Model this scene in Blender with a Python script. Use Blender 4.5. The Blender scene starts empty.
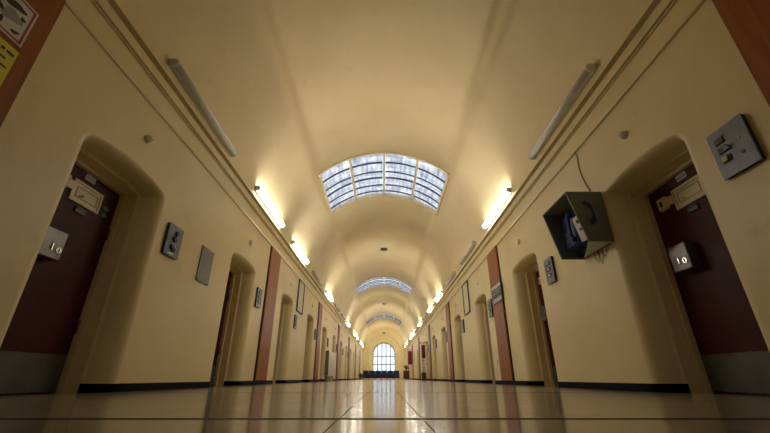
import bpy, math, random
from mathutils import Vector, Matrix
random.seed(7)
S = 1.25            # every length below is in units of 1.25 m (corridor half width = 2)
PI = math.pi
scene = bpy.context.scene
COL = scene.collection

# ------------------------------------------------------------------ materials
def new_mat(name):
    m = bpy.data.materials.new(name); m.use_nodes = True
    nt = m.node_tree; b = nt.nodes['Principled BSDF']
    return m, nt, b
def mat(name, col, rough=.5, metal=0, var=.06, scale=6, bump=0, bscale=60, spec=.5, coat=0, trans=0):
    m, nt, b = new_mat(name)
    tc = nt.nodes.new('ShaderNodeTexCoord')
    n = nt.nodes.new('ShaderNodeTexNoise'); n.inputs['Scale'].default_value = scale; n.inputs['Detail'].default_value = 5
    nt.links.new(tc.outputs['Object'], n.inputs['Vector'])
    r = nt.nodes.new('ShaderNodeValToRGB')
    r.color_ramp.elements[0].position = .3; r.color_ramp.elements[1].position = .7
    r.color_ramp.elements[0].color = [c*(1-var) for c in col]+[1]
    r.color_ramp.elements[1].color = [min(1, c*(1+var)) for c in col]+[1]
    nt.links.new(n.outputs['Fac'], r.inputs['Fac']); nt.links.new(r.outputs['Color'], b.inputs['Base Color'])
    b.inputs['Roughness'].default_value = rough; b.inputs['Metallic'].default_value = metal
    b.inputs['Specular IOR Level'].default_value = spec
    b.inputs['Coat Weight'].default_value = coat
    if bump:
        n2 = nt.nodes.new('ShaderNodeTexNoise'); n2.inputs['Scale'].default_value = bscale; n2.inputs['Detail'].default_value = 3
        nt.links.new(tc.outputs['Object'], n2.inputs['Vector'])
        bp = nt.nodes.new('ShaderNodeBump'); bp.inputs['Strength'].default_value = bump; bp.inputs['Distance'].default_value = .01
        nt.links.new(n2.outputs['Fac'], bp.inputs['Height']); nt.links.new(bp.outputs['Normal'], b.inputs['Normal'])
    return m

def paint_mat(name, col, rough):
    """old gloss paint on masonry: faint blotches, a few stains, gentle bumps"""
    m, nt, b = new_mat(name); L = nt.links
    tc = nt.nodes.new('ShaderNodeTexCoord')
    n = nt.nodes.new('ShaderNodeTexNoise'); n.inputs['Scale'].default_value = 1.1; n.inputs['Detail'].default_value = 6
    L.new(tc.outputs['Object'], n.inputs['Vector'])
    r = nt.nodes.new('ShaderNodeValToRGB')
    r.color_ramp.elements[0].position = .3; r.color_ramp.elements[1].position = .65
    r.color_ramp.elements[0].color = (col[0]*.92, col[1]*.9, col[2]*.86, 1); r.color_ramp.elements[1].color = (*col, 1)
    L.new(n.outputs['Fac'], r.inputs['Fac'])
    n3 = nt.nodes.new('ShaderNodeTexNoise'); n3.inputs['Scale'].default_value = 3.3; n3.inputs['Detail'].default_value = 8; n3.inputs['Roughness'].default_value = .7
    L.new(tc.outputs['Object'], n3.inputs['Vector'])
    r3 = nt.nodes.new('ShaderNodeValToRGB')
    r3.color_ramp.elements[0].position = .60; r3.color_ramp.elements[1].position = .78
    r3.color_ramp.elements[0].color = (1, 1, 1, 1); r3.color_ramp.elements[1].color = (.86, .82, .74, 1)
    L.new(n3.outputs['Fac'], r3.inputs['Fac'])
    mx = nt.nodes.new('ShaderNodeMix'); mx.data_type = 'RGBA'; mx.blend_type = 'MULTIPLY'; mx.inputs['Factor'].default_value = 1
    L.new(r.outputs['Color'], mx.inputs['A']); L.new(r3.outputs['Color'], mx.inputs['B'])
    L.new(mx.outputs['Result'], b.inputs['Base Color'])
    b.inputs['Roughness'].default_value = rough
    n2 = nt.nodes.new('ShaderNodeTexNoise'); n2.inputs['Scale'].default_value = 9; n2.inputs['Detail'].default_value = 3
    L.new(tc.outputs['Object'], n2.inputs['Vector'])
    bp = nt.nodes.new('ShaderNodeBump'); bp.inputs['Strength'].default_value = .25; bp.inputs['Distance'].default_value = .01
    L.new(n2.outputs['Fac'], bp.inputs['Height']); L.new(bp.outputs['Normal'], b.inputs['Normal'])
    return m

def floor_mat():
    m, nt, b = new_mat('polished_floor'); L = nt.links
    def math_(op, a, c=None):
        n = nt.nodes.new('ShaderNodeMath'); n.operation = op
        for i, v in enumerate((a, c)):
            if v is None: continue
            if isinstance(v, (int, float)): n.inputs[i].default_value = v
            else: L.new(v, n.inputs[i])
        return n.outputs[0]
    tc = nt.nodes.new('ShaderNodeTexCoord')
    sep = nt.nodes.new('ShaderNodeSeparateXYZ'); L.new(tc.outputs['Object'], sep.inputs[0])
    X, Y = sep.outputs['X'], sep.outputs['Y']
    n = nt.nodes.new('ShaderNodeTexNoise'); n.inputs['Scale'].default_value = 5; n.inputs['Detail'].default_value = 9; n.inputs['Roughness'].default_value = .7; n.inputs['Distortion'].default_value = .6
    L.new(tc.outputs['Object'], n.inputs['Vector'])
    r = nt.nodes.new('ShaderNodeValToRGB')
    r.color_ramp.elements[0].position = .32; r.color_ramp.elements[1].position = .7
    r.color_ramp.elements[0].color = (.17, .135, .09, 1); r.color_ramp.elements[1].color = (.42, .345, .24, 1)
    L.new(n.outputs['Fac'], r.inputs['Fac'])
    # dark joint strips across, thin joints along
    per = 1.9*S
    a = math_('ADD', math_('DIVIDE', math_('SUBTRACT', Y, 1.107*S), per), .5)
    a = math_('MULTIPLY', math_('ABSOLUTE', math_('SUBTRACT', math_('FRACT', a), .5)), per)
    mwide = math_('LESS_THAN', a, .023*S)
    m1 = math_('LESS_THAN', math_('ABSOLUTE', math_('SUBTRACT', X, -.121*S)), .0016*S)
    m2 = math_('LESS_THAN', math_('ABSOLUTE', math_('SUBTRACT', X, .103*S)), .0016*S)
    msk = math_('MAXIMUM', mwide, math_('MAXIMUM', m1, m2))
    mx = nt.nodes.new('ShaderNodeMix'); mx.data_type = 'RGBA'
    L.new(msk, mx.inputs['Factor']); L.new(r.outputs['Color'], mx.inputs['A']); mx.inputs['B'].default_value = (.02, .014, .008, 1)
    L.new(mx.outputs['Result'], b.inputs['Base Color'])
    rg = math_('ADD', math_('MULTIPLY', n.outputs['Fac'], .12), .10)
    rg = math_('ADD', rg, math_('MULTIPLY', msk, .5))
    L.new(rg, b.inputs['Roughness'])
    L.new(math_('SUBTRACT', .5, math_('MULTIPLY', msk, .45)), b.inputs['Specular IOR Level'])
    n2 = nt.nodes.new('ShaderNodeTexNoise'); n2.inputs['Scale'].default_value = 2.5; n2.inputs['Detail'].default_value = 2
    L.new(tc.outputs['Object'], n2.inputs['Vector'])
    bp = nt.nodes.new('ShaderNodeBump'); bp.inputs['Strength'].default_value = .12; bp.inputs['Distance'].default_value = .01
    L.new(n2.outputs['Fac'], bp.inputs['Height']); L.new(bp.outputs['Normal'], b.inputs['Normal'])
    return m

def wood_mat(name, dark, light, rough=.3):
    m, nt, b = new_mat(name); L = nt.links
    tc = nt.nodes.new('ShaderNodeTexCoord'); mp = nt.nodes.new('ShaderNodeMapping')
    mp.inputs['Scale'].default_value = (14, 14, .9); L.new(tc.outputs['Object'], mp.inputs[0])
    n = nt.nodes.new('ShaderNodeTexNoise'); n.inputs['Scale'].default_value = 1.6; n.inputs['Detail'].default_value = 7; n.inputs['Distortion'].default_value = .8
    L.new(mp.outputs[0], n.inputs['Vector'])
    r = nt.nodes.new('ShaderNodeValToRGB'); r.color_ramp.elements[0].position = .3; r.color_ramp.elements[1].position = .7
    r.color_ramp.elements[0].color = (*dark, 1); r.color_ramp.elements[1].color = (*light, 1)
    L.new(n.outputs['Fac'], r.inputs['Fac']); L.new(r.outputs['Color'], b.inputs['Base Color'])
    b.inputs['Roughness'].default_value = rough; b.inputs['Specular IOR Level'].default_value = .3
    return m

def skylight_pane_mat():
    m = bpy.data.materials.new('rooflight_wired_glass'); m.use_nodes = True
    nt = m.node_tree; L = nt.links; nt.nodes.clear()
    out = nt.nodes.new('ShaderNodeOutputMaterial')
    tc = nt.nodes.new('ShaderNodeTexCoord'); mp = nt.nodes.new('ShaderNodeMapping')
    mp.inputs['Scale'].default_value = (7, .7, 1); L.new(tc.outputs['Object'], mp.inputs[0])
    n = nt.nodes.new('ShaderNodeTexNoise'); n.inputs['Scale'].default_value = 2.2; n.inputs['Detail'].default_value = 4; L.new(mp.outputs[0], n.inputs['Vector'])
    mp2 = nt.nodes.new('ShaderNodeMapping'); mp2.inputs['Scale'].default_value = (.8, 6, 1); L.new(tc.outputs['Object'], mp2.inputs[0])
    n2 = nt.nodes.new('ShaderNodeTexNoise'); n2.inputs['Scale'].default_value = 2.0; n2.inputs['Detail'].default_value = 3; L.new(mp2.outputs[0], n2.inputs['Vector'])
    mm = nt.nodes.new('ShaderNodeMath'); mm.operation = 'MULTIPLY'; L.new(n.outputs['Fac'], mm.inputs[0]); L.new(n2.outputs['Fac'], mm.inputs[1])
    r = nt.nodes.new('ShaderNodeValToRGB'); r.color_ramp.elements[0].position = .13; r.color_ramp.elements[1].position = .36
    r.color_ramp.elements[0].color = (.50, .51, .56, 1); r.color_ramp.elements[1].color = (.92, .94, .97, 1)
    L.new(mm.outputs[0], r.inputs['Fac'])
    t = nt.nodes.new('ShaderNodeBsdfTranslucent'); L.new(r.outputs['Color'], t.inputs['Color'])
    g = nt.nodes.new('ShaderNodeBsdfGlossy'); g.inputs['Roughness'].default_value = .2
    mx = nt.nodes.new('ShaderNodeMixShader'); mx.inputs[0].default_value = .06
    L.new(t.outputs[0], mx.inputs[1]); L.new(g.outputs[0], mx.inputs[2]); L.new(mx.outputs[0], out.inputs[0])
    return m
def clear_glass_mat():
    m = bpy.data.materials.new('clear_window_glass'); m.use_nodes = True
    nt = m.node_tree; L = nt.links; nt.nodes.clear()
    out = nt.nodes.new('ShaderNodeOutputMaterial')
    t = nt.nodes.new('ShaderNodeBsdfTransparent'); t.inputs[0].default_value = (.95, .97, 1, 1)
    g = nt.nodes.new('ShaderNodeBsdfGlossy'); g.inputs['Roughness'].default_value = .03
    mx = nt.nodes.new('ShaderNodeMixShader'); mx.inputs[0].default_value = .06
    L.new(t.outputs[0], mx.inputs[1]); L.new(g.outputs[0], mx.inputs[2]); L.new(mx.outputs[0], out.inputs[0])
    return m
def emit_mat(name, col, k):
    m, nt, b = new_mat(name)
    b.inputs['Base Color'].default_value = (.9, .9, .88, 1)
    b.inputs['Emission Color'].default_value = (*col, 1); b.inputs['Emission Strength'].default_value = k
    return m

CREAM = (.80, .672, .385)
M = dict(
    wall=paint_mat('cream_wall_paint', CREAM, .42),
    vault=paint_mat('cream_ceiling_paint', (.82, .69, .42), .55),
    trim=paint_mat('cream_moulding_paint', (.77, .655, .38), .38),
    floor=floor_mat(),
    base=mat('dark_navy_skirting_paint', (.004, .005, .012), .6, spec=.06),
    wood=wood_mat('varnished_red_brown_wood', (.21, .053, .009), (.35, .098, .017), .42),
    maroon=mat('maroon_door_paint', (.055, .0035, .008), .5, spec=.22, var=.15, scale=3, bump=.1, bscale=20),
    frame=paint_mat('cream_door_frame_paint', (.74, .61, .36), .35),
    kick=mat('brushed_kick_plate', (.12, .12, .125), .5, .75, .25, 5),
    steel=mat('scuffed_steel', (.17, .165, .16), .42, .8, .15, 9),
    bright=mat('bright_chrome', (.85, .85, .82), .15, 1),
    hatch=mat('pale_yellow_hatch_paint', (.66, .56, .30), .35),
    hatchdark=mat('hatch_recess_paint', (.36, .28, .13), .4),
    black=mat('black_plastic', (.012, .012, .014), .4),
    white=mat('white_plastic', (.75, .72, .66), .4),
    offwhite=mat('ivory_plastic', (.86, .80, .66), .3),
    panel=mat('blue_grey_panel_enamel', (.14, .165, .21), .4, .3, .12, 12),
    panelback=mat('dark_panel_casing', (.03, .03, .035), .5),
    plate=mat('grey_steel_plate', (.17, .17, .18), .42, .3, .15, 10),
    hood=mat('grey_green_booth_enamel', (.21, .23, .17), .45, 0, .12, 8),
    hoodin=mat('booth_inner_lining', (.14, .17, .16), .6),
    clear=mat('pale_perspex', (.62, .64, .60), .25),
    blue=mat('dark_blue_plastic', (.012, .05, .26), .5),
    symbol=mat('navy_symbol_paint', (.02, .04, .22), .4),
    card=mat('pale_grey_instruction_card', (.60, .58, .56), .5, 0, .1, 30),
    cable=mat('dark_cable_sheath', (.30, .22, .11), .5),
    signwhite=mat('white_sign_face', (.62, .60, .56), .4),
    signred=mat('red_sign_border', (.42, .02, .04), .4),
    signyellow=mat('yellow_sign_face', (.72, .60, .03), .4),
    ink=mat('black_sign_ink', (.015, .015, .015), .5),
    signgrey=mat('grey_sign_face', (.32, .32, .33), .3),
    green=mat('green_sticker', (.02, .22, .07), .4),
    lampbody=mat('white_lamp_housing', (.62, .62, .6), .35),
    diff=mat('unlit_prismatic_diffuser', (.85, .85, .95), .22, coat=.5),
    lampon=emit_mat('lit_fluorescent_diffuser', (1, .96, .87), 40),
    rib=mat('cream_glazing_rib_paint', (.78, .66, .42), .4),
    bar=mat('dark_glazing_bar', (.07, .075, .10), .5),
    pane=skylight_pane_mat(), glass=clear_glass_mat(),
    winbar=mat('pale_window_frame_paint', (.20, .21, .30), .4),
    blackframe=mat('black_picture_frame', (.03, .022, .018), .4),
    notice=mat('cream_notice_board', (.70, .62, .44), .5, 0, .08, 14),
    heater=mat('off_white_heater_enamel', (.68, .66, .60), .4),
    heaterside=mat('heater_dark_end', (.22, .17, .11), .5),
    navy=mat('dark_navy_upholstery', (.004, .015, .085), .7, 0, .2, 20),
    red=mat('dark_red_banner_board', (.15, .006, .009), .5),
    dbrown=mat('dark_brown_wood', (.09, .03, .02), .4),
    leaf=mat('green_leaf', (.05, .11, .035), .5, 0, .3, 10),
    pot=mat('terracotta_pot', (.22, .07, .03), .6),
    lilac=mat('pale_lilac_metal', (.5, .46, .55), .4),
    vent=mat('dark_vent_grille', (.05, .04, .03), .5),
)

# ------------------------------------------------------------------ mesh builder
class MB:
    def __init__(s): s.v = []; s.f = []; s.m = []; s.sm = []
    def add(s, vs, fs, mi=0, smooth=False):
        o = len(s.v); s.v += [tuple(p) for p in vs]
        for f in fs: s.f.append([o+i for i in f]); s.m.append(mi); s.sm.append(smooth)
        return s
    def box(s, x0, x1, y0, y1, z0, z1, mi=0, ch=0):
        if ch:                                   # chamfered box
            ch = min(ch, (x1-x0)*.45, (y1-y0)*.45, (z1-z0)*.45)
            vs = []; idx = {}
            for sx in (0, 1):
                for sy in (0, 1):
                    for sz in (0, 1):
                        X, Y, Z = (x0, x1)[sx], (y0, y1)[sy], (z0, z1)[sz]
                        dx, dy, dz = (ch, -ch)[sx], (ch, -ch)[sy], (ch, -ch)[sz]
                        for a, p in enumerate(((X, Y+dy, Z+dz), (X+dx, Y, Z+dz), (X+dx, Y+dy, Z))):
                            idx[(sx, sy, sz, a)] = len(vs); vs.append(p)
            fs = []
            for sx in (0, 1): fs.append([idx[(sx, a, b, 0)] for a, b in ((0, 0), (0, 1), (1, 1), (1, 0))][::(1 if sx == 0 else -1)])
            for sy in (0, 1): fs.append([idx[(a, sy, b, 1)] for a, b in ((0, 0), (1, 0), (1, 1), (0, 1))][::(1 if sy == 0 else -1)])
            for sz in (0, 1): fs.append([idx[(a, b, sz, 2)] for a, b in ((0, 0), (0, 1), (1, 1), (1, 0))][::(1 if sz == 0 else -1)])
            for a in (0, 1):
                for b in (0, 1):
                    fs.append([idx[(a, b, 0, 0)], idx[(a, b, 1, 0)], idx[(a, b, 1, 1)], idx[(a, b, 0, 1)]])
                    fs.append([idx[(a, 0, b, 0)], idx[(a, 1, b, 0)], idx[(a, 1, b, 2)], idx[(a, 0, b, 2)]])
                    fs.append([idx[(0, a, b, 1)], idx[(1, a, b, 1)], idx[(1, a, b, 2)], idx[(0, a, b, 2)]])
                    for c in (0, 1): fs.append([idx[(a, b, c, 0)], idx[(a, b, c, 1)], idx[(a, b, c, 2)]])
            # (duplicates of corner faces are removed below)
            seen = set(); g = []
            for f in fs:
                k = tuple(sorted(f))
                if k not in seen: seen.add(k); g.append(f)
            return s.add(vs, g, mi)
        vs = [(x, y, z) for x in (x0, x1) for y in (y0, y1) for z in (z0, z1)]
        return s.add(vs, [(0, 1, 3, 2), (4, 6, 7, 5), (0, 4, 5, 1), (2, 3, 7, 6), (0, 2, 6, 4), (1, 5, 7, 3)], mi)
    def tube(s, pts, r, n=8, mi=0, cap=True):
        pts = [Vector(p) for p in pts]; vs = []; fs = []
        rs = r if isinstance(r, (list, tuple)) else [r]*len(pts)
        for i, p in enumerate(pts):
            d = (pts[min(i+1, len(pts)-1)]-pts[max(i-1, 0)]).normalized()
            a = Vector((0, 0, 1)) if abs(d.z) < .9 else Vector((1, 0, 0))
            u = d.cross(a).normalized(); w = d.cross(u)
            for k in range(n):
                t = 2*PI*k/n; vs.append(p+(u*math.cos(t)+w*math.sin(t))*rs[i])
        for i in range(len(pts)-1):
            for k in range(n): fs.append((i*n+k, i*n+(k+1) % n, (i+1)*n+(k+1) % n, (i+1)*n+k))
        s.add(vs, fs, mi, True)
        if cap: s.add(vs[:n], [tuple(range(n))], mi); s.add(vs[-n:], [tuple(range(n))], mi)
        return s
    def prism(s, poly, axis, a0, a1, mi=0, smooth=False):
        """extrude a 2D polygon along an axis: 'x' -> poly=(y,z), 'y' -> (x,z), 'z' -> (x,y)"""
        def P(p, a): return {'x': (a, p[0], p[1]), 'y': (p[0], a, p[1]), 'z': (p[0], p[1], a)}[axis]
        n = len(poly); vs = [P(p, a0) for p in poly]+[P(p, a1) for p in poly]
        s.add(vs, [(i, (i+1) % n, n+(i+1) % n, n+i) for i in range(n)], mi, smooth)
        s.add(vs, [tuple(range(n)), tuple(range(n, 2*n))], mi); return s
    def ball(s, c, r, mi=0, n=12, m=8, sc=(1, 1, 1)):
        vs = []; fs = []
        for i in range(m+1):
            t = PI*i/m
            for k in range(n):
                a = 2*PI*k/n
                vs.append((c[0]+r*sc[0]*math.sin(t)*math.cos(a), c[1]+r*sc[1]*math.sin(t)*math.sin(a), c[2]+r*sc[2]*math.cos(t)))
        for i in range(m):
            for k in range(n): fs.append((i*n+k, i*n+(k+1) % n, (i+1)*n+(k+1) % n, (i+1)*n+k))
        return s.add(vs, fs, mi, True)
    def build(s, name, mats, parent=None, loc=(0, 0, 0), rotz=0, wn=False):
        me = bpy.data.meshes.new(name)
        me.from_pydata([[c*S for c in p] for p in s.v], [], s.f)
        if not isinstance(mats, (list, tuple)): mats = [mats]
        for m in mats: me.materials.append(M[m] if isinstance(m, str) else m)
        for p, mi, sm in zip(me.polygons, s.m, s.sm): p.material_index = mi; p.use_smooth = sm
        import bmesh
        b = bmesh.new(); b.from_mesh(me)
        bmesh.ops.remove_doubles(b, verts=b.verts, dist=1e-5)
        bmesh.ops.dissolve_degenerate(b, dist=1e-6, edges=b.edges)
        bmesh.ops.recalc_face_normals(b, faces=b.faces)
        b.to_mesh(me); b.free()
        o = bpy.data.objects.new(name, me); COL.objects.link(o)
        o.location = [c*S for c in loc]; o.rotation_euler.z = rotz
        if parent: o.parent = parent
        return o

def tag(o, label=None, cat=None, group=None, kind=None):
    if label: o['label'] = label
    if cat: o['category'] = cat
    if group: o['group'] = group
    if kind: o['kind'] = kind
    return o
def empty(name, loc=(0, 0, 0), rotz=0, **k):
    o = bpy.data.objects.new(name, None); COL.objects.link(o); o.empty_display_size = .1
    o.location = [c*S for c in loc]; o.rotation_euler.z = rotz
    tag(o, **k); return o
def dup(root, loc, rotz, label=None, group=None, name=None):
    def cp(o, parent):
        c = o.copy(); COL.objects.link(c); c.parent = parent
        for ch in [q for q in bpy.data.objects if q.parent == o]: cp(ch, c)
        return c
    r = root.copy(); COL.objects.link(r)
    for ch in [q for q in bpy.data.objects if q.parent == root]: cp(ch, r)
    r.location = [c*S for c in loc]; r.rotation_euler.z = rotz
    if name: r.name = name
    if label: r['label'] = label
    if group: r['group'] = group
    return r
def onwall(side, y, z=0, off=0):
    """local frame on a side wall: +x = viewer's right, +y = into the wall, origin on the wall face"""
    if side == 'left': return (-2+off, y, z), PI/2
    return (2-off, y, z), -PI/2

# ------------------------------------------------------------------ setting
Y0, Y1 = -5.303, 36.6
DY, D0 = 2.585, 2.49
HW = DY/2
NDOOR = 13
HEAD = 1.595
DEP = .19                                     # depth of the rounded reveal
ks = list(range(-2, NDOOR))                   # wall bays (two lie behind the camera)
WY0 = D0+DY*ks[0]-HW; WY1 = D0+DY*ks[-1]+HW   # wall spans WY0..WY1

floor = MB().box(-2.5, 2.5, WY0-.1, 37.6, -.15, 0).build('floor', 'floor'); tag(floor, kind='structure')

def reveal_rows():
    """rows of points (x along wall, depth, z) from the flat wall into the niche"""
    K = 10
    def corner(cx, cz, rx, rz, n=8): return [(cx+rx*math.cos(PI/2*i/n), cz+rz*math.sin(PI/2*i/n)) for i in range(n+1)]
    def outline(a, ztop, rc, rise):
        leg = [(a, (ztop-rc)*i/K) for i in range(K)]
        arc = corner(a-rc, ztop-rc, rc, rc)
        top = [((a-rc)*(1-i/6), ztop) for i in range(1, 7)]
        half = leg+arc+top
        half = [(x, z+rise*(1-(x/a)**2)*(min(1, z/ztop))**6) for x, z in half]
        return half+[(-x, z) for x, z in half[-2::-1]]
    outer = outline(.505, HEAD+.028, .085, .070); inner = outline(.400, HEAD+.0, .03, .032)
    lip = outline(.386, HEAD-.016, .02, .030)
    back = outline(.382, HEAD-.016, .01, .02)
    cell = []
    for i, (x, z) in enumerate(outer):
        n = len(outer); j = min(i, n-1-i); sx = 1 if i < n/2 else -1
        if j < K: p = (HW, 2.6*j/(K+4))
        elif j < K+5: p = (HW, 2.6*(K+(j-K))/(K+4))
        elif j <= K+8: p = (HW*(1-(j-K-4)*.12), 2.6)
        else:
            t = (j-K-8)/6; p = (HW*.52*(1-t), 2.6)
        cell.append((sx*p[0], p[1]))
    rows = [[(x, 0, z) for x, z in cell]]
    for q in range(9):
        t = PI/2*q/8
        rows.append([(xo+(xi-xo)*math.sin(t), DEP*(1-math.cos(t)), zo+(zi-zo)*math.sin(t)) for (xo, zo), (xi, zi) in zip(outer, inner)])
    rows.append([(x, DEP-.004, z) for x, z in lip]); rows.append([(x, .375, z) for x, z in back])
    return rows
ROWS = reveal_rows()
def side_wall(side):
    b = MB(); n = len(ROWS[0])
    for k in ks:
        yc = D0+DY*k
        def W(p):
            return ((2+p[1]) * (-1 if side == 'left' else 1), yc+p[0], p[2])
        for r in range(len(ROWS)-1):
            vs = [W(p) for p in ROWS[r]]+[W(p) for p in ROWS[r+1]]
            b.add(vs, [(i, i+1, n+i+1, n+i) for i in range(n-1)], 0, 1 <= r <= 8)
        b.add([W(p) for p in ROWS[-1]], [tuple(range(n))], 0)
    sx = -1 if side == 'left' else 1
    b.add([(sx*2, WY1, 0), (sx*2, 36.6, 0), (sx*2, 36.6, 2.6), (sx*2, WY1, 2.6)], [(0, 1, 2, 3)]) if WY1 < 36.6 else None
    # top of the masonry
    b.add([(sx*2, WY0, 2.6), (sx*2, 36.7, 2.6), (sx*2.5, 36.7, 2.6), (sx*2.5, WY0, 2.6)], [(0, 1, 2, 3)])
    b.add([(sx*2.5, WY0, 2.6), (sx*2.5, 36.7, 2.6), (sx*2.5, 36.7, 0), (sx*2.5, WY0, 0)], [(0, 1, 2, 3)])
    o = b.build('wall_'+side, 'wall'); tag(o, kind='structure'); return o
side_wall('left'); side_wall('right')
print('wall ends', WY0, WY1)

def baseboard(side):
    b = MB(); sx = -1 if side == 'left' else 1
    t = .010; h = .062
    curve = [(.400+.105*(1-math.sin(a)), DEP*(1-math.cos(a))) for a in [PI/2*i/8 for i in range(8, -1, -1)]]  # from niche lip out to the flat wall
    for k in ks[:-1]+[ks[-1]]:
        y1 = D0+DY*k
        path = [(y1+u, d) for u, d in curve]
        if k != ks[-1]: path += [(y1+DY-u, d) for u, d in curve[::-1]]
        else: path += [(36.6, 0)]
        off = []
        for i, (y, d) in enumerate(path):
            p0 = path[max(i-1, 0)]; p1 = path[min(i+1, len(path)-1)]
            dy, dd = p1[0]-p0[0], p1[1]-p0[1]; L = math.hypot(dy, dd)
            off.append((y+dd/L*t, d-dy/L*t))
        for i in range(len(path)-1):
            P = [(sx*(2+path[i][1]+.004), path[i][0]), (sx*(2+path[i+1][1]+.004), path[i+1][0]), (sx*(2+off[i+1][1]), off[i+1][0]), (sx*(2+off[i][1]), off[i][0])]
            b.prism(P, 'z', .001, h)
    o = b.build('baseboard_'+side, 'base'); tag(o, kind='structure')
baseboard('left'); baseboard('right')

# vault with three roof light openings
SKY = [(-4.0, -1.95), (6.72, 8.76), (17.40, 19.35), (28.85, 30.6)]
AH = math.radians(43.6); ZC = 2.6
def vp(a, y, r): return (r*math.sin(a), y, ZC+r*math.cos(a))
def vault():
    b = MB()
    angs = [-PI/2+(PI/2-AH)*i/8 for i in range(9)]+[-AH+2*AH*i/16 for i in range(1, 17)]+[AH+(PI/2-AH)*i/8 for i in range(1, 9)]
    ys = [WY0]
    for a, c in SKY: ys += [a, c]
    ys.append(36.7); n = len(angs)
    for j in range(len(ys)-1):
        hole = any(abs(ys[j]-a) < 1e-6 for a, c in SKY)
        for i in range(n-1):
            if hole and angs[i] > -AH-1e-6 and angs[i+1] < AH+1e-6: continue
            b.add([vp(angs[i], ys[j], 2), vp(angs[i+1], ys[j], 2), vp(angs[i+1], ys[j+1], 2), vp(angs[i], ys[j+1], 2)], [(0, 1, 2, 3)], 0, True)
    for a, c in SKY:                        # upstands of the openings
        A = [-AH+2*AH*i/16 for i in range(17)]
        for i in range(16):
            for y in (a, c):
                b.add([vp(A[i], y, 2), vp(A[i+1], y, 2), vp(A[i+1], y, 2.2), vp(A[i], y, 2.2)], [(0, 1, 2, 3)])
        for q in (-AH, AH): b.add([vp(q, a, 2), vp(q, c, 2), vp(q, c, 2.2), vp(q, a, 2.2)], [(0, 1, 2, 3)])
    o = b.build('ceiling', 'vault'); tag(o, kind='structure')
    # outer shell of the roof so no daylight slips past the masonry
vault()

def arcbar(b, a0, a1, y0, y1, r0, r1, n=1, mi=0):
    for i in range(n):
        p, q = a0+(a1-a0)*i/n, a0+(a1-a0)*(i+1)/n
        vs = [vp(A, y, r) for A in (p, q) for y in (y0, y1) for r in (r0, r1)]
        b.add(vs, [(0, 1, 3, 2), (4, 6, 7, 5), (0, 4, 5, 1), (2, 3, 7, 6), (0, 2, 6, 4), (1, 5, 7, 3)], mi)
def skylight(idx, y0, y1):
    root = empty('window_%d' % idx, vp(0, (y0+y1)/2, 2), kind='structure')
    oy = (y0+y1)/2
    def bld(b, name, m):
        b.v = [(x, y-oy, z-4.6) for x, y, z in b.v]; return b.build(name, m, root)
    b = MB(); w = .045; aw = w/2
    for a in (-AH, AH): arcbar(b, a-aw*.6, a+aw*.6, y0-w, y1+w, 1.975, 2.06)
    arcbar(b, -AH, AH, y0-w, y0+.012, 1.98, 2.06, 24); arcbar(b, -AH, AH, y1-.012, y1+w, 1.975, 2.06, 24)
    bld(b, 'window_frame', 'rib')
    for q in (-.5, 0, .5):
        b = MB(); arcbar(b, q*AH-aw*.55, q*AH+aw*.55, y0, y1, 1.985, 2.06); bld(b, 'mullion', 'rib')
    L = y1-y0
    for q in range(4):
        a0 = -AH+AH*q/2+aw*.7; a1 = a0+AH/2-aw*1.4
        for f, t in ((.04, .02), (.22, .034), (.42, .022), (.56, .042), (.74, .024), (.90, .026)):
            b = MB(); arcbar(b, a0, a1, y0+L*f-t/2, y0+L*f+t/2, 2.03, 2.058, 6); bld(b, 'glazing_bar', 'bar')
        b = MB(); arcbar(b, a0, a1, y0+.013, y1-.013, 2.060, 2.072, 6); bld(b, 'pane', 'pane')
for i, (a, c) in enumerate(SKY): skylight(i+1, a, c)

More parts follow.
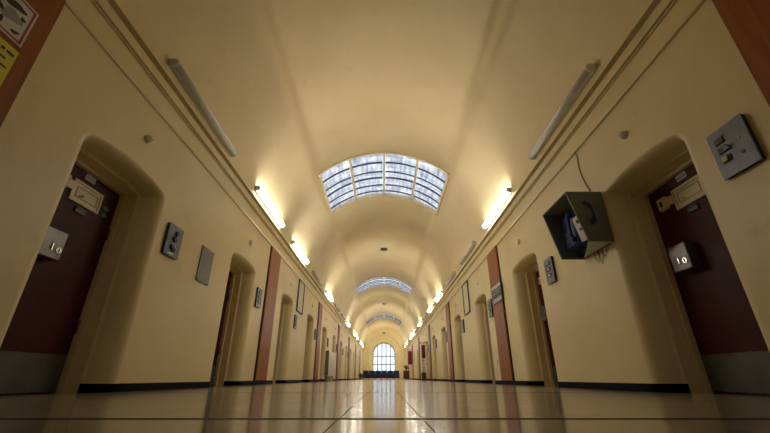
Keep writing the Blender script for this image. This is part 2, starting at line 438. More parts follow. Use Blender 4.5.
# end wall with its deep arched window
EY = 36.6
def end_wall():
    b = MB(); n = 24; zb = .55
    def outline(hw, zs, r, y, zl, legs=5):
        L = [(-hw, y, zl+(zs-zl)*i/legs) for i in range(legs)]
        A = [(-r*math.cos(PI*i/n), y, zs+r*math.sin(PI*i/n)) for i in range(n+1)]
        R = [(-x, y, z) for x, y, z in L[::-1]]
        return L+A+R
    o0 = outline(2.0, 2.6, 2.0, EY, zb); o1 = outline(1.62, 2.35, 1.62, EY, zb)
    o2 = outline(1.5, 2.3, 1.5, EY+.22, zb); o3 = outline(1.12, 2.18, 1.12, EY+.26, zb); o4 = outline(1.05, 2.15, 1.05, EY+.75, zb)
    for P, Q in ((o0, o1), (o1, o2), (o2, o3), (o3, o4)):
        m = len(P); b.add(P+Q, [(i, i+1, m+i+1, m+i) for i in range(m-1)], 0, P is o3)
    b.add([(-2, EY, 0), (2, EY, 0), (2, EY, zb), (-2, EY, zb)], [(0, 1, 2, 3)])
    b.add([(-1.62, EY, zb), (1.62, EY, zb), (1.05, EY+.75, zb), (-1.05, EY+.75, zb)], [(0, 1, 2, 3)])
    o = b.build('wall_back', 'wall'); tag(o, kind='structure')
    # window
    root = empty('window_5', (0, EY+.75, zb), kind='structure')
    def arch(r, zs, zl, n=24): return [(-r, zl)]+[(-r*math.cos(PI*i/n), zs+r*math.sin(PI*i/n)) for i in range(n+1)]+[(r, zl)]
    f = MB(); A = arch(1.08, 2.15-zb, 0); B = arch(1.0, 2.15-zb, .07); m = len(A)
    for y in (-.06, .02):
        f.add([(x, y, z) for x, z in A]+[(x, y, z) for x, z in B], [(i, (i+1) % m, m+(i+1) % m, m+i) for i in range(m)])
    f.add([(x, -.06, z) for x, z in B]+[(x, .02, z) for x, z in B], [(i, (i+1) % m, m+(i+1) % m, m+i) for i in range(m)])
    f.build('window_frame', 'winbar', root)
    for x in (-.6, -.2, .2, .6):
        zt = 2.15-zb+math.sqrt(1.0-x*x)
        MB().box(x-.042, x+.042, -.05, .01, .05, zt).build('mullion', 'winbar', root)
    for z in (.72, 1.45): MB().box(-1.0, 1.0, -.045, .005, z-.04, z+.04).build('transom', 'winbar', root)
    g = MB(); P = [(x, z) for x, z in arch(1.0, 2.15-zb, .06)]
    g.prism(P, 'y', -.012, -.006); g.build('pane', 'glass', root)
end_wall()
# wall closing the corridor behind the camera
b = MB(); n = 24
P = [(-2.4, 0), (2.4, 0)]+[(2.4*math.cos(PI*i/n), 2.5+2.3*math.sin(PI*i/n)) for i in range(n+1)]
b.prism(P, 'y', WY0-.2, WY0); o = b.build('wall_front', 'wall'); tag(o, kind='structure')

# mouldings
def moulding(idx, side, prof, y0=WY0, y1=36.6, m='trim'):
    sx = -1 if side == 'left' else 1
    b = MB().prism([(sx*(2-w), z) for w, z in prof], 'y', y0, y1)
    o = b.build('trim_%d' % idx, m); tag(o, kind='structure')
COR = [(-.005, 2.446), (.016, 2.450), (.016, 2.458), (.001, 2.460), (.001, 2.472), (.026, 2.474), (.026, 2.560), (.004, 2.562), (.004, 2.586), (.056, 2.590), (.056, 2.606), (.03, 2.618), (-.005, 2.634)]
moulding(1, 'left', COR); moulding(2, 'right', COR)
moulding(3, 'left', [(-.004, 2.238), (.012, 2.244), (.018, 2.258), (.012, 2.272), (-.004, 2.276)])
CON = [(-.004, 2.244), (.018, 2.246), (.022, 2.256), (.018, 2.266), (-.004, 2.268)]
moulding(4, 'right', CON)
# cornice of the end wall either side of the window
for i, sx in enumerate((-1, 1)):
    b = MB().box(min(sx*1.55, sx*1.99), max(sx*1.55, sx*1.99), EY-.04, EY, 2.44, 2.52)
    o = b.build('trim_%d' % (5+i), 'trim'); tag(o, kind='structure')

# ------------------------------------------------------------------ doors
def make_door(idx, side, y, stickers):
    loc, rz = onwall(side, y)
    R = empty('door_%d' % idx, loc, rz, kind='structure')
    a = .384; F = .32                       # F: depth of the door face behind the wall face
    top = HEAD-.022
    f = MB()
    for x0, x1 in ((-a, -.366), (.366, a)): f.box(x0, x1, F-.045, .374, .0, top+.02, ch=.004)
    f.box(-.366, .366, F-.045, .374, top-.004, top+.03, ch=.004)
    f.build('door_frame', 'frame', R)
    sl = MB().box(-.365, .365, F, F+.05, .008, top-.005, ch=.004).build('door_slab', 'maroon', R)
    MB().box(-.355, .355, F-.006, F, .012, .252, ch=.002).build('kick_plate', 'kick', sl)
    for z in (.45, 1.2): MB().tube([(.364, F-.006, z-.05), (.364, F-.006, z+.05)], .008, 8).build('hinge', 'steel', R)
    h = MB(); x0, x1, z0, z1 = -.112, .187, 1.304, 1.474; w = .022
    h.box(x0, x1, F-.014, F, z0, z0+w, ch=.003); h.box(x0, x1, F-.014, F, z1-w, z1, ch=.003)
    h.box(x0, x0+w, F-.014, F, z0+w, z1-w, ch=.003); h.box(x1-w, x1, F-.014, F, z0+w, z1-w, ch=.003)
    h.box(x0+w, x1-w, F-.006, F, z0+w, z1-w)
    hh = h.build('hatch', 'hatch', sl)
    g = MB()
    xa, xb, za, zb = x0+.045, x1-.04, z0+.042, z1-.042
    for q in ((xa, xb, za, za+.007), (xa, xb, zb-.007, zb), (xa, xa+.007, za, zb), (xb-.007, xb, za, zb)): g.box(q[0], q[1], F-.009, F-.005, q[2], q[3])
    g.build('hatch_groove', 'hatchdark', hh)
    MB().ball((x0+.10, F-.018, z0+.062), .0115).build('knob', 'bright', hh)
    l = MB(); l.box(-.262, -.160, F-.035, F, 1.356, 1.462, ch=.01); l.box(-.160, -.112, F-.02, F, 1.375, 1.44)
    ll = l.build('latch', 'hatch', sl)
    MB().box(-.232, -.20, F-.0365, F-.035, 1.385, 1.43).build('latch_slot', 'black', ll)
    s_ = MB(); s_.box(-.026, .074, F-.012, F, 1.238, 1.286, ch=.004); s_.box(-.016, .064, F-.018, F-.012, 1.272, 1.282); s_.build('letter_slot', 'black', sl)
    nb = MB().box(-.03, .07, F-.005, F, 1.512, 1.562, ch=.002).build('number_plate', 'card', sl)
    d = MB()
    for i in range(4):
        x = -.020+i*.0215; d.box(x, x+.014, F-.0055, F-.005, 1.524, 1.55)
        d.box(x+.004, x+.010, F-.006, F-.0055, 1.530, 1.544, 1)
    d.build('digits', ['panelback', 'card'], nb)
    bb = MB().box(-.25, -.072, F-.082, F, .835, 1.035, ch=.006).build('lock_box', 'steel', sl)
    kx = -.112
    k = MB(); k.tube([(kx, F-.09, .90), (kx, F-.082, .90)], .020, 16); k.box(kx-.06, kx-.052, F-.09, F-.082, .888, .935); k.build('lock_cylinder', 'bright', bb)
    MB().box(kx-.004, kx+.004, F-.0915, F-.09, .885, .915).build('keyhole', 'black', bb)
    if stickers:
        for z in (1.388, 1.330):
            t = [(0.262+.028*math.cos(2*PI*i/16), z+.019*math.sin(2*PI*i/16)) for i in range(16)]
            MB().prism(t, 'y', F-.002, F+.0002).build('sticker', 'green', sl)
    return R
n_ = 1
protoL = make_door(1, 'left', D0, True)
protoL2 = make_door(2, 'left', D0+DY, False)
for k in range(2, NDOOR): loc, rz = onwall('left', D0+DY*k); dup(protoL2, loc, rz, name='door_%d' % (k+1))
protoR = make_door(NDOOR+1, 'right', D0, False)
for k in range(1, NDOOR): loc, rz = onwall('right', D0+DY*k); dup(protoR, loc, rz, name='door_%d' % (NDOOR+k+1))

# ------------------------------------------------------------------ wooden panels between pairs of doors
ORD = ['first', 'second', 'third', 'fourth', 'fifth', 'sixth', 'seventh', 'eighth', 'ninth', 'tenth', 'eleventh', 'twelfth', 'thirteenth', 'fourteenth', 'fifteenth']
def wood_panel(side, y, z1, label, near=False):
    loc, rz = onwall(side, y)
    R = empty('wooden_panel', loc, rz, label=label, cat='wooden panel', group='full height wooden panels on the corridor walls')
    MB().box(-.285, .285, -.032, -.0005, .064, z1, ch=.004).build('board', 'wood', R)
    for s_ in (() if near else (-1, 1)):
        MB().box(min(s_*.286, s_*.303), max(s_*.286, s_*.303), -.02, -.0005, .064, z1, ch=.002).build('edge_strip', 'black', R)
    return R
for side, ys, in (('left', [1.24]+[6.4+5.17*i for i in range(6)]), ('right', [1.19]+[6.4+5.17*i for i in range(6)])):
    for i, y in enumerate(ys):
        if i == 0: lb = 'dark wooden panel in the top %s corner of the photo' % side + (', carrying two signs' if side == 'left' else ', bare')
        elif i == 1: lb = 'red-brown wooden panel beyond the second %s door' % side + (', with a grey sign' if side == 'right' else ', without any sign')
        else: lb = 'tall narrow wooden panel on the %s wall, %s from the camera' % (side, ORD[i])
        wood_panel(side, y, 2.236 if side == 'left' else 2.246, lb, i == 0)

# ------------------------------------------------------------------ fluorescent wall lamps
def make_lamp(on):
    R = empty('fluorescent_lamp', (0, 0, 0), 0, cat='lamp')
    L = .76
    MB().box(-L, L, -.032, .004, -.044, .044, ch=.004).build('housing', 'lampbody', R)
    d = MB(); pr = [(-.030, -.044)]+[(-.030-.056*math.sin(PI*i/8), -.044*math.cos(PI*i/8)) for i in range(1, 8)]+[(-.030, .044)]
    d.prism(pr, 'x', -L+.02, L-.02, 0, True); d.build('diffuser', 'lampon' if on else 'diff', R)
    for s_ in (-1, 1):
        e = MB(); pr2 = [(-.028, -.046)]+[(-.028-.061*math.sin(PI*i/8), -.047*math.cos(PI*i/8)) for i in range(1, 8)]+[(-.028, .046)]
        e.prism(pr2, 'x', min(s_*L, s_*(L-.022)), max(s_*L, s_*(L-.022)), 0, False); e.build('end_cap', 'lampbody', R)
    return R
lampP = {True: None, False: None}
OFF = {'left': (0, 3, 5, 6, 8, 11), 'right': (0, 2, 3, 6, 8, 11)}
LS = 2.44
for side in ('left', 'right'):
    for k in range(-2, 14):
        y = 3.26+LS*k+(.06 if side == 'right' else 0)
        on = k not in OFF[side] and k >= 0
        loc, rz = onwall(side, y, 2.775, .012)
        if k < 0: lb = '%s fluorescent batten lamp behind the camera on the %s side' % ('lit' if on else 'unlit', side)
        else: lb = '%s fluorescent wall lamp, %s side, %s from the camera' % ('lit white' if on else 'unlit grey', side, ORD[k])
        if lampP[on] is None:
            r = lampP[on] = make_lamp(on); r.location = [c*S for c in loc]; r.rotation_euler.z = rz; r['label'] = lb; r['group'] = 'fluorescent lamps along the springing of the vault'
        else: dup(lampP[on], loc, rz, lb, 'fluorescent lamps along the springing of the vault')

# ------------------------------------------------------------------ small things on the walls
def detector(side, y, big):
    loc, rz = onwall(side, y, 1.945)
    where = {0: 'above the nearest %s door', 1: 'above the second %s door'}
    k = round((y-D0)/DY)
    lb = (where[k] % side) if k in where else 'above the %s door of the %s wall from the camera' % (ORD[k], side)
    R = empty('alarm_sounder', loc, rz, label=('small round ivory alarm dome ' if big else 'small square ivory alarm box ')+lb, cat='alarm', group='alarm sounders above the doors')
    if big:
        MB().tube([(0, 0, 0), (0, -.012, 0)], .036, 20).build('base', 'offwhite', R)
        b = MB().ball((0, -.012, 0), .033, sc=(1, 1.1, 1)); b.build('dome', 'offwhite', R)
        MB().ball((.004, -.048, -.004), .007).build('indicator', 'bright', R)
    else:
        MB().box(-.032, .032, -.03, 0, -.036, .036, ch=.005).build('casing', 'offwhite', R)
        MB().tube([(0, -.036, 0), (0, -.03, 0)], .016, 12).build('dome', 'offwhite', R)
for k in range(0, 7):
    detector('left', D0+.06+DY*k, k == 0); detector('right', D0+DY*k, k == 0)

def call_panel(side, y, w, h, z, label, kind=0):
    loc, rz = onwall(side, y, z)
    R = empty('call_panel', loc, rz, label=label, cat='wall panel', group='blue-grey call panels beside the doors')
    hw, hh = w/2, h/2
    MB().box(-hw+.004, hw-.004, -.021, .002, -hh+.004, hh-.004, ch=.003).build('casing', 'panelback', R)
    MB().box(-hw, hw, -.028, -.021, -hh, hh, ch=.003).build('face_plate', 'panel', R)
    if kind == 0:
        for x, zz, rr in ((.01, .075, .024), (-.005, .015, .026)):
            MB().tube([(x, -0.046, zz), (x, -0.028, zz)], rr, 16).build('knob', 'black', R)
        c = MB(); c.tube([(-.045, -0.034, -.045), (-.03, -0.038, -.085), (.02, -0.038, -.095), (.045, -0.034, -.06)], .009, 8); c.build('handle', 'panelback', R)
        MB().box(.012, .034, -0.036, -0.028, -.062, -.028, ch=.003).build('button', 'card', R)
        MB().box(-.05, .02, -0.030, -0.028, -.128, -.118).build('slot', 'bright', R)
    elif kind == 1:
        for x, zz in ((-.048, .078), (-.048, .018), (-.046, -.045)):
            MB().box(x-.030, x+.030, -0.035, -0.028, zz-.021, zz+.021, ch=.003).build('button_pad', 'panelback', R)
        MB().box(-.036, .0, -0.042, -0.035, .0, .026, ch=.004).build('button', 'panel', R)
        MB().box(-.066, -.03, -0.046, -0.035, -.062, -.03, ch=.005).build('button', 'hatch', R)
        MB().ball((.062, -0.028, .03), .0075).build('indicator', 'bright', R)
        MB().tube([(.05, -0.032, -.055), (.05, -0.028, -.055)], .012, 12).build('keyhole', 'black', R)
    else:
        for i in range(3):
            zz = .08-.07*i
            MB().box(-w*.28, w*.28, -0.034, -0.028, zz-.022, zz+.022, ch=.003).build('button_pad', 'panelback', R)
            MB().box(-w*.10, w*.12, -0.040, -0.034, zz-.010, zz+.010, ch=.002).build('button', 'card', R)
    return R
call_panel('left', 3.225, .245, .30, 1.275, 'blue-grey call panel with black knobs beyond the nearest left door')
call_panel('right', 1.73, .235, .30, 1.295, 'large blue-grey call panel with three switches, on the near side of the nearest right door', 1)
call_panel('left', 5.79, .22, .30, 1.26, 'small call panel with three buttons between the second left door and the wooden panel', 2)
call_panel('right', 4.24, .22, .30, 1.275, 'upright call panel just before the second right door, below and beyond the telephone booth', 2)
for k in range(2, 8):
    call_panel('left', D0+.76+DY*k, .22, .30, 1.25, 'small call panel beyond the %s door of the left wall' % ORD[k], 2)
    call_panel('right', D0-.76+DY*k, .22, .32, 1.29, 'small call panel before the %s door of the right wall' % ORD[k], 2)

loc, rz = onwall('left', 3.935, 1.245)
R = empty('blanking_plate', loc, rz, label='plain grey steel plate on the left wall between the first and second doors', cat='wall plate')
MB().box(-.145, .145, -.012, 0, -.195, .195, ch=.004).build('plate', 'plate', R)
for i, z in enumerate((-.06, -.085, -.11)):
    b = MB()
    for j in range(3 if i else 2): b.box(-.03+j*.04, -.005+j*.04, -.0135, -.012, z, z+.010)
    b.build('engraving', 'signgrey', R)
for x in (-.13, .13):
    for z in (-.18, .18): MB().ball((x, -.012, z), .006).build('screw', 'steel', R)

# framed notices
for side, y in (('left', 8.72), ('right', 8.86)):
    loc, rz = onwall(side, y, 1.865)
    R = empty('framed_notice', loc, rz, label='tall cream notice in a black frame high on the %s wall' % side, cat='notice', group='framed notices')
    b = MB(); hw, hh, w = .30, .37, .022
    b.box(-hw, hw, -.03, 0, -hh, -hh+w, ch=.004); b.box(-hw, hw, -.03, 0, hh-w, hh, ch=.004)
    b.box(-hw, -hw+w, -.03, 0, -hh+w, hh-w, ch=.004); b.box(hw-w, hw, -.03, 0, -hh+w, hh-w, ch=.004)
    b.build('frame', 'blackframe', R)
    MB().box(-hw+w, hw-w, -.014, 0, -hh+w, hh-w).build('sheet', 'notice', R)

# signs on wooden panels
loc, rz = onwall('left', 1.225, 1.86, .0325)
R = empty('picture_sign', loc, rz, label='white sign with black pictograms and a red border on the top left wooden panel', cat='sign')
MB().box(-.205, .205, -.004, 0, -.13, .13, ch=.002).build('plate', 'signwhite', R)
b = MB()
hw, hh, w = .193, .118, .010
for q in ((-hw, hw, -hh, -hh+w), (-hw, hw, hh-w, hh), (-hw, -hw+w, -hh, hh), (hw-w, hw, -hh, hh)): b.box(q[0], q[1], -.0055, -.004, q[2], q[3])
b.build('border', 'signred', R)
b = MB()
def blob(b, cx, cz, rx, rz_, th=0, y0=-.0055, y1=-.004, n=14):
    P = []
    for i in range(n):
        t = 2*PI*i/n; k = 1+.22*math.sin(3*t+cx*90)
        x, z = rx*k*math.cos(t), rz_*k*math.sin(t)
        P.append((cx+x*math.cos(th)-z*math.sin(th), cz+x*math.sin(th)+z*math.cos(th)))
    b.prism(P, 'y', y0, y1)
for x, z, rx, r2, th in ((.10, .058, .052, .020, .2), (.152, .018, .014, .012, 0), (.02, .062, .030, .026, .5), (.0, .0, .034, .022, -.4), (.038, -.015, .020, .014, .1), (.06, -.072, .017, .019, .3), (.145, -.08, .024, .010, .4), (-.09, .05, .05, .02, .1), (-.12, -.03, .03, .03, .1), (-.06, -.075, .05, .012, 0)):
    b = MB(); blob(b, x, z, rx, r2, th); b.build('pictogram', 'ink', R)
b = MB(); blob(b, .10, -.01, .055, .035, .2, -.005, -.004); b.build('grey_figure', 'signgrey', R)
loc, rz = onwall('left', 1.235, 1.535, .0325)
R = empty('warning_sign', loc, rz, label='yellow notice with small black lettering below the pictogram sign at top left', cat='sign')
MB().box(-.20, .20, -.004, 0, -.165, .165, ch=.002).build('plate', 'signyellow', R)
random.seed(3)
for i in range(7):
    b = MB(); z = .115-i*.042; x = -.18
    t = .010 if i == 0 else .006
    while x < .15:
        l = random.uniform(.012, .04); b.box(x, x+l, -.0052, -.004, z, z+t*1.6); x += l+.010
    b.build('lettering', 'ink', R)

loc, rz = onwall('right', 6.33, 1.445, .0325)
R = empty('information_sign', loc, rz, label='small dark grey sign with white bands on the second right wooden panel', cat='sign')
MB().box(-.27, .27, -.010, 0, -.155, .155, ch=.002).build('plate', 'panelback', R)
MB().box(-.26, .26, -.012, -.010, .09, .145).build('heading_band', 'signwhite', R)
MB().box(-.26, .26, -.012, -.010, -.145, -.075).build('footer_band', 'signgrey', R)
b = MB(); random.seed(5)
for i in range(2):
    x = -.23
    while x < .19:
        l = random.uniform(.03, .07); b.box(x, x+l, -.0115, -.010, .045-.043*i, .062-.043*i); x += l+.02
b.build('lettering', 'signgrey', R)
loc, rz = onwall('right', 6.92, .36)
R = empty('wall_socket', loc, rz, label='small white wall socket low on the right wall beside the second wooden panel', cat='socket')
MB().box(-.035, .035, -.012, 0, -.045, .045, ch=.004).build('plate', 'white', R)
MB().box(-.012, .012, -.014, -.012, -.02, .02).build('switch', 'offwhite', R)

# ------------------------------------------------------------------ telephone booth on the right wall
YB0, YB1, ZB0, ZB1 = 2.97, 3.505, 1.183, 1.668
XT, XB = 1.668, 1.777
R = empty('telephone_booth', (2, (YB0+YB1)/2, ZB0), 0, label='grey-green telephone hood with a blue handset symbol on the right wall', cat='telephone booth')
oy = (YB0+YB1)/2
def T(p): return (p[0]-2, p[1]-oy, p[2]-ZB0)
def bb(b, name, m, par=R):
    b.v = [T(p) for p in b.v]; return b.build(name, m, par)
th = .012
side_poly = [(1.999, ZB0), (1.999, ZB1), (XT, ZB1), (XB, ZB0)]
near = bb(MB().prism(side_poly, 'y', YB0, YB0+th), 'side_panel', 'hood')
bb(MB().prism(side_poly, 'y', YB1-th, YB1), 'side_panel', 'hood')
bb(MB().box(XT, 1.999, YB0+th, YB1-th, ZB1-th, ZB1), 'roof_panel', 'hood')
bb(MB().box(1.985, 1.999, YB0+th, YB1-th, ZB0, ZB1-th), 'back_panel', 'hoodin')
bb(MB().prism([(XB, YB0+th), (1.998, YB0+th), (1.998, YB1-th)], 'z', ZB0, ZB0+.008), 'bottom_plate', 'clear')
for y0, y1 in ((YB0+th, YB0+th+.004), (YB1-th-.004, YB1-th)):
    bb(MB().prism([(1.985, ZB0+.01), (1.985, ZB1-th), (XT+.01, ZB1-th), (XB+.01, ZB0+.01)], 'y', y0, y1), 'lining', 'hoodin')
# handset symbol on the near side
b = MB(); pts = []
for i in range(9):
    t = i/8; x = 1.795+.085*math.sin(PI*t*.62)+.01*t; z = 1.530-.165*t
    pts.append((x, z, .0115))
sy = YB0-.0022
def strip(b, pts, y0, y1):
    for i in range(len(pts)-1):
        (x0, z0, w0), (x1, z1, w1) = pts[i], pts[i+1]
        d = Vector((x1-x0, z1-z0)).normalized(); nx, nz = -d.y, d.x
        b.prism([(x0+nx*w0, z0+nz*w0), (x1+nx*w1, z1+nz*w1), (x1-nx*w1, z1-nz*w1), (x0-nx*w0, z0-nz*w0)], 'y', y0, y1)
strip(b, [(1.800, 1.545, .019), (1.830, 1.548, .022), (1.856, 1.530, .020), (1.868, 1.50, .013), (1.876, 1.45, .012), (1.872, 1.405, .014), (1.868, 1.385, .024), (1.850, 1.362, .024), (1.828, 1.352, .016)], sy, YB0)
b.v = [T(p) for p in b.v]; b.build('handset_symbol', 'symbol', R)
# the telephone inside
R2 = empty('telephone', (1.985, 3.25, 1.25), 0, label='dark blue wall telephone inside the hood on the right wall', cat='telephone')
def tb(b, name, m, par=R2):
    b.v = [(p[0]-1.985, p[1]-3.25, p[2]-1.25) for p in b.v]; return b.build(name, m, par)
tb(MB().box(1.835, 1.984, 3.22, 3.485, 1.27, 1.60, ch=.01), 'body', 'blue')
tb(MB().box(1.827, 1.835, 3.33, 3.45, 1.47, 1.57, ch=.004), 'display_panel', 'symbol')
for i in range(3):
    for j in range(4):
        tb(MB().box(1.828, 1.835, 3.33+.04*i, 3.358+.04*i, 1.30+.036*j, 1.325+.036*j, ch=.003), 'key', 'steel')
b = MB(); b.tube([(1.818, 3.27, 1.57), (1.797, 3.27, 1.51), (1.797, 3.27, 1.37), (1.818, 3.27, 1.31)], [.020, .016, .016, .020], 10)
b.ball((1.816, 3.27, 1.565), .028); b.ball((1.816, 3.27, 1.315), .028); tb(b, 'handset', 'blue')
tb(MB().tube([(1.82, 3.27, 1.29), (1.83, 3.25, 1.23), (1.87, 3.22, 1.205), (1.93, 3.24, 1.23), (1.94, 3.26, 1.275)], .007, 6), 'cord', 'black')
R3 = empty('instruction_card', (1.80, YB0+th+.03, 1.20), 0, label='pale grey instruction card with a black spot inside the near edge of the telephone hood', cat='card')
b = MB(); b.v = []
b.prism([(1.762, 1.43), (1.815, 1.43), (1.868, 1.212), (1.815, 1.212)], 'y', YB0+th+.030, YB0+th+.036)
# the card faces the corridor opening
b = MB()
n0 = [(1.742, 1.445), (1.756, 1.445), (1.802, 1.222), (1.788, 1.222)]
b.prism(n0, 'y', YB0+th+.006, YB0+th+.115)
b.v = [(p[0]-1.80, p[1]-(YB0+th+.03), p[2]-1.20) for p in b.v]; b.build('card', 'card', R3)
b = MB(); b.prism([(1.7405, 1.405), (1.7478, 1.405), (1.7535, 1.378), (1.7462, 1.378)], 'y', YB0+th+.028, YB0+th+.058)
b.prism([(1.760, 1.33), (1.764, 1.33), (1.7685, 1.310), (1.7645, 1.310)], 'y', YB0+th+.02, YB0+th+.062)
b.v = [(p[0]-1.80, p[1]-(YB0+th+.03), p[2]-1.20) for p in b.v]; b.build('printing', 'ink', R3)

# cables
b = MB().tube([(1.978, 3.17, 2.25), (1.992, 3.185, 2.18), (1.992, 3.20, 2.08), (1.992, 3.19, 1.96), (1.992, 3.155, 1.84), (1.992, 3.12, 1.76), (1.99, 3.11, 1.672)], .005, 6)
b.v = [(p[0]-1.99, p[1]-3.1, p[2]-1.67) for p in b.v]
o = b.build('cable', 'cable', loc=(1.99, 3.1, 1.67)); tag(o, 'thin cable dropping from the conduit to the top of the telephone hood', 'cable')
b = MB()
for y0, dz in ((3.30, .10), (3.24, .13), (3.17, .09)):
    b.tube([(1.992, y0, 1.18), (1.994, y0-.01, 1.18-dz*.6), (1.993, y0-.04, 1.18-dz), (1.994, y0-.07, 1.18-dz*.5), (1.992, y0-.075, 1.18)], .0028, 6)
b.v = [(p[0]-1.99, p[1]-3.2, p[2]-1.18) for p in b.v]
o = b.build('loose_wires', 'cable', loc=(1.99, 3.2, 1.18)); tag(o, 'loose looping wires hanging under the telephone hood', 'wires')

# ------------------------------------------------------------------ ceiling vents
for i, y in enumerate((13.2, 24.4)):
    R = empty('ceiling_vent', (0, y, 4.6), 0, label='small dark vent in the crown of the vault beyond the %s roof light' % ORD[i], cat='vent', group='ceiling vents')
    b = MB(); w, l = .125, .15
    for q in ((-w, w, -l, -l+.025), (-w, w, l-.025, l), (-w, -w+.02, -l, l), (w-.02, w, -l, l)): b.box(q[0], q[1], q[2], q[3], -.02, 0)
    b.build('frame', 'vent', R)
    for k in range(5): MB().box(-w+.02, w-.02, -l+.045+k*.048, -l+.065+k*.048, -.016, -.004).build('slat', 'vent', R)
    MB().box(-w+.02, w-.02, -l+.02, l-.02, -.003, -.001).build('backing', 'black', R)
R = empty('security_camera', (-.02, EY-.0, 4.06), 0, label='small dark box fixed high on the end wall above the arched window', cat='camera')
MB().box(-.13, .13, -.10, 0, -.06, .05, ch=.01).build('casing', 'vent', R)
MB().tube([(0, -.13, 0), (0, -.10, 0)], .035, 12).build('lens', 'black', R)

# ------------------------------------------------------------------ wall heater on the left
loc, rz = onwall('left', 14.13)
R = empty('wall_heater', loc, rz, label='off-white louvred heater standing out from the left wall between the fifth and sixth doors', cat='heater')
MB().box(-.82, .82, -.12, -.001, .16, .97, ch=.01).build('casing', 'heater', R)
MB().box(-.828, -.82, -.12, -.001, .17, .96).build('shaded_end', 'heaterside', R)  # near end of the casing, its shading put into a darker colour
for k in range(9): MB().box(-.76, .76, -.128, -.12, .24+k*.07, .262+k*.07).build('louvre', 'heater', R)
MB().box(-.78, .78, -.10, -.01, .002, .16, ch=.004).build('plinth', 'heaterside', R)

# ------------------------------------------------------------------ red boards and stands on the right
def red_board(y, zb, zt, xin, label):
    R = empty('hanging_red_board', (2, y, zt+.14), 0, label=label, cat='sign', group='red boards projecting from the right wall')
    MB().box(xin-2, -.012, -.02, .02, zb-zt-.14, -.14, ch=.008).build('board', 'red', R)
    b = MB().tube([(0, 0, -.05), (xin-2-.06, 0, -.05)], .012, 8); b.tube([((xin-2)/2, 0, -.05), ((xin-2)/2, 0, -.14)], .008, 6); b.ball((xin-2-.06, 0, -.05), .022)
    b.tube([(0, 0, -.13), (0, 0, .03)], .014, 8)
    b.build('bracket', 'dbrown', R)
red_board(18.7, .96, 1.57, 1.82, 'narrow dark red board on a bracket, the nearer of two on the right wall')
red_board(27.75, .97, 1.86, 1.72, 'narrow dark red board on the right wall nearest to the end window')
R = empty('leaflet_stand', (1.89, 18.85, 0), 0, label='slim pale stand on a dark maroon base under the nearer red board', cat='stand')
MB().box(-.10, .10, -.10, .10, .0, .34, ch=.01).build('base', 'dbrown', R)
MB().box(-.05, .06, -.04, .04, .34, .92, ch=.01).build('column', 'lilac', R)
for k in range(3): MB().box(-.045, .055, -.055, -.04, .44+.15*k, .52+.15*k).build('pocket', 'white', R)

# ------------------------------------------------------------------ seats, plant and cabinet below the end window
def armchair(w):
    R = empty('armchair', (0, 0, 0), 0, cat='armchair')
    h = w/2
    MB().box(-h+.04, h-.04, -.22, .20, .08, .34, ch=.03).build('seat', 'navy', R)
    b = MB(); b.prism([(.14, .10), (.24, .10), (.30, .61), (.22, .63)], 'x', -h+.012, h-.012); b.build('backrest', 'navy', R)
    for s_ in (-1, 1):
        a = MB().box(min(s_*h, s_*(h-.05))+.002*0, max(s_*h, s_*(h-.05)), -.22, .24, .12, .42, ch=.015).build('armrest', 'navy', R)
        for y in (-.19, .19): MB().box(min(s_*h, s_*(h-.035)), max(s_*h, s_*(h-.035)), y-.018, y+.018, 0, .13).build('leg', 'black', R)
    return R
xs = [-1.40, -.93, -.46, .01, .48, .95]
names = ['leftmost', 'second from the left', 'third from the left', 'fourth from the left', 'fifth from the left', 'rightmost']
p = None
for x, nm in zip(xs, names):
    lb = 'dark navy armchair under the end window, %s of the row' % nm
    if p is None: p = armchair(.468); r = p; r.location = (x*S, 30.6*S, 0)
    else: r = dup(p, (x, 30.6, 0), 0)
    r['label'] = lb; r['group'] = 'navy armchairs below the end window'
R = empty('low_cabinet', (1.72, 30.6, 0), 0, label='small dark brown cabinet at the far right end carrying a plant', cat='cabinet')
MB().box(-.22, .22, -.18, .18, .03, .62, ch=.008).build('body', 'dbrown', R)
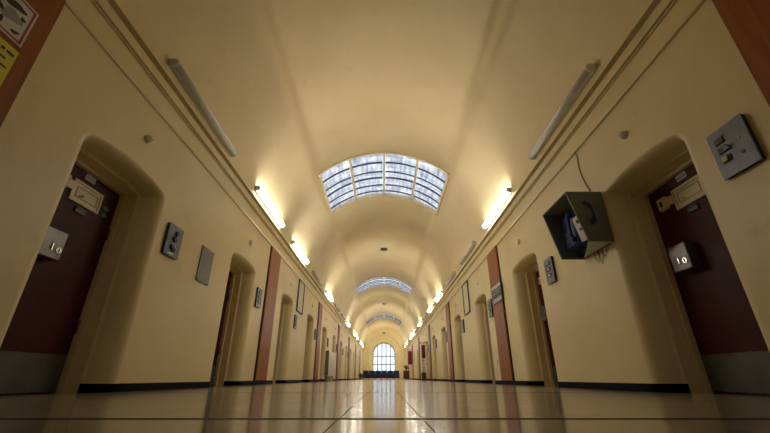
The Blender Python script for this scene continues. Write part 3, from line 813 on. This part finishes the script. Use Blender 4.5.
for x in (-.105, .105):
    d = MB().box(x-.1, x+.1, -.192, -.18, .06, .59, ch=.004).build('door', 'dbrown', R)
    MB().ball((x*.25, -.197, .35), .012).build('knob', 'steel', d)
def plant(x, y, z, h, label, pot=.07, nl=34):
    R = empty('potted_plant', (x, y, z), 0, label=label, cat='plant')
    b = MB().tube([(0, 0, .0), (0, 0, pot*1.6)], [pot*.7, pot], 14); b.build('pot', 'pot', R)
    b = MB(); random.seed(11)
    for i in range(nl):
        a = random.uniform(0, 2*PI); t = random.uniform(.25, 1.1); L = h*random.uniform(.6, 1)
        d = Vector((math.cos(a)*math.sin(t), math.sin(a)*math.sin(t), math.cos(t))); s_ = Vector((-math.sin(a), math.cos(a), 0))
        p0 = Vector((0, 0, pot*1.5)); p1 = p0+d*L*.5; p2 = p0+d*L+Vector((0, 0, -L*.25*t)); w = L*.10
        b.add([p0, p1-s_*w, p1+s_*w, p2], [(0, 1, 2), (1, 3, 2)])
        b.add([p0+d*.0+Vector((0, 0, .002)), p1+Vector((0, 0, .004)), p2], [(0, 1, 2)])
    b.build('leaves', 'leaf', R)
plant(1.72, 30.6, .62, .42, 'leafy green potted plant standing on the dark brown cabinet')
plant(-1.72, 29.5, 0, .42, 'dark leafy potted plant at the left end of the row of armchairs', .09, 46)

# ------------------------------------------------------------------ daylight
w = bpy.data.worlds.new('overcast_sky'); scene.world = w; w.use_nodes = True
bg = w.node_tree.nodes['Background']
bg.inputs[0].default_value = (.88, .94, 1.0, 1); bg.inputs[1].default_value = 1.55

# ------------------------------------------------------------------ camera
f = 364.0; p = math.atan2(378-216.5, f)
cam = bpy.data.cameras.new('camera'); co = bpy.data.objects.new('camera', cam); COL.objects.link(co)
co.location = (0, 0, .1*S); co.rotation_euler = (PI/2+p, 0, 0)
cam.sensor_width = 36; cam.lens = f/770*36; cam.shift_x = 1/770; cam.clip_start = .01; cam.clip_end = 200
scene.camera = co
scene.view_settings.view_transform = 'Standard'; scene.view_settings.look = 'None'
scene.view_settings.gamma = 1; scene.view_settings.use_curve_mapping = False
scene.view_settings.exposure = 0.08
